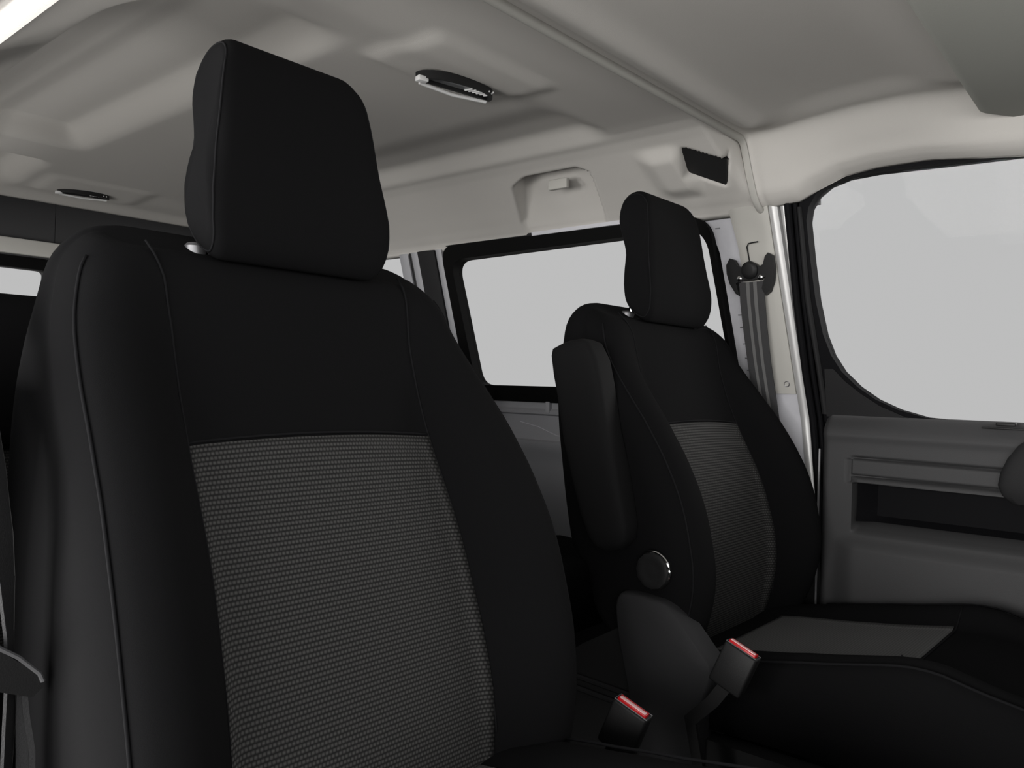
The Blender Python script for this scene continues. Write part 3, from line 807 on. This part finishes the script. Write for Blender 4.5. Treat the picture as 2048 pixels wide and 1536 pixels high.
add('lower_strap', ribbon([(.268, .819, .556), (.269, .819, .53), (.272, .819, .50), (.274, .819, .42)], [(.002, 0, .001), (.003, 0, .001), (.005, 0, .001), (.006, 0, 0)], .001), MT['webbing'], nb, angle=30)

def buckle(loc, ang, tilt, label, stalk):
    root = empty('seat_belt_buckle', loc, label, 'belt buckle', 'seat belt buckles')
    L0 = Vector(loc)
    # local axes: u across the mouth, v thickness, n the long axis pointing out of the mouth
    n = Vector(tilt).normalized(); u = Vector(ang); u = (u - n * u.dot(n)).normalized(); v = n.cross(u)
    def T(vf): return [tuple(L0 + u * a + v * b + n * c) for a, b, c in vf[0]], vf[1]
    add('buckle_body', T(box(-.028, .028, -.0115, .0115, -.070, 0, .004)), MT['black_plastic'], root)
    bz_ = add('release_button', T(box(-.0235, .0235, -.0090, .0045, -.004, .0050, .0016)), MT['red'], root, label='red release button')
    add('button_glint', T(box(-.0215, .0215, -.0080, -.0010, .0042, .0060, .0007)), mat('painted_glint', (.95, .60, .60), .15, .8), bz_)  # pale pink strip, a highlight painted onto the red button
    add('mouth_rim', T(tube([(-.0265, -.010, .0005), (.0265, -.010, .0005), (.0265, .010, .0005), (-.0265, .010, .0005)], .0009, 6, True)), MT['steel'], root)
    add('stalk', ribbon([L0 - n * .066, L0 - n * .10 + Vector(stalk) * .3, L0 - n * .14 + Vector(stalk), Vector((L0.x + stalk[0], L0.y + stalk[1], .06))], [u * .011] * 4, .003), MT['black_plastic'], root, angle=30)
    return root
buckle((1.205, .551, .444), (.0, -.90, -.38), (.10, -.36, .92), 'red-topped buckle standing beside the seat with the folded armrest', (0, .03, 0))
buckle((.985, .612, .398), (.1, -.9, -.36), (.05, -.36, .93), 'red-topped buckle low between the two front seats, beside the nearest seat', (0, .03, 0))

# sill rails between the seats
add('base_cover', loft([[(x, y, z) for y, z in ((.66, .05), (.66, .42), (.80, .42), (.90, .36), (.97, .31), (.97, .05))] for x in (1.262, 1.300)]), MT['black_plastic'], drv, sm=False)
for z in (.292, .270): add('seat_rail', tube([(1.259, .955, z + .006), (1.259, .66, z - .004)], .0055, 8), MT['dark_plastic'], drv)

# ------------------------------------------------------------------ ceiling lamps, visor, hook
def ceiling_lamp(loc, ang, s, label):
    root = empty('ceiling_lamp', loc, label, 'ceiling lamp', 'ceiling lamps')
    m = Matrix.Translation(Vector(loc)) @ Matrix.Rotation(ang, 4, 'Z') @ Matrix.Diagonal((s, -s, s, 1))
    def half_moon(a, b, n=20):
        pts_ = [(-a, -b * .55)]
        for t in np.linspace(math.pi, 0, n): pts_.append((a * math.cos(t), -b * .55 + 1.25 * b * math.sin(t) ** .8))
        return pts_
    o = half_moon(.088, .036); i = half_moon(.078, .028)
    add('housing', xf(plate(o, i, lambda x, y: (x, y, -.004), lambda x, y: (x, y, .012)), m), MT['black_plastic'], root, angle=30)
    ln = add('lens', xf(slab(i, lambda x, y: (x, y, .003), lambda x, y: (x, y, .010)), m), MT['lens'], root, sm=False)
    ribs = [xf(tube([(x, -.012, .002), (x + .006, .004, .001), (x + .004, .016, .002)], .0019, 6), m) for x in np.linspace(.022, .068, 6)]
    add('lens_rib', join(*ribs), MT['bright_trim'], ln)
    add('front_bar', xf(tube([(-.078, -.021, -.006), (.0, -.026, -.009), (.080, -.021, -.006)], .0034, 8), m), MT['bright_trim'], root, label='bright silver front bar')
    add('switch', xf(box(-.094, -.072, -.012, .004, -.010, .0, .002), m), MT['bright_trim'], root)
    return root
ceiling_lamp((1.070, 1.082, 1.404), math.radians(-11), .95, 'silver-edged lamp in the ceiling above and behind the two front seats')
ceiling_lamp((1.03, 2.70, 1.408), math.radians(-11), .85, 'small dark ceiling lamp far at the back of the van')

vs = empty('sun_visor', (1.5, .25, 1.37), 'greenish grey sun visor folded up at the top right corner', 'sun visor')
vl = roundpoly([(.92, .312), (1.67, .336), (1.76, .27), (1.74, .06), (.90, .06)], [.03, .05, .03, .03, .03], 6)
rings = []
for k, z in ((.99, 1.388), (1.0, 1.380), (1.0, 1.372), (.994, 1.369), (.985, 1.368)):
    cxv, cyv = 1.45, .20
    rings.append([(cxv + (x - cxv) * k, cyv + (y - cyv) * k, z) for x, y in vl])
add('visor_body', loft(rings), MT['visor'], vs, angle=40)

hk = empty('coat_hook', (1.65, 1.29, 1.38), 'small pale clip at the top of the arched recess over the sliding window', 'hook')
add('hook_body', xf(box(-.030, .030, -.007, .007, -.016, .010, .003), Matrix.Translation((1.648, 1.292, 1.372)) @ Matrix.Rotation(math.radians(90), 4, 'Z')), MT['pale_trim'], hk)
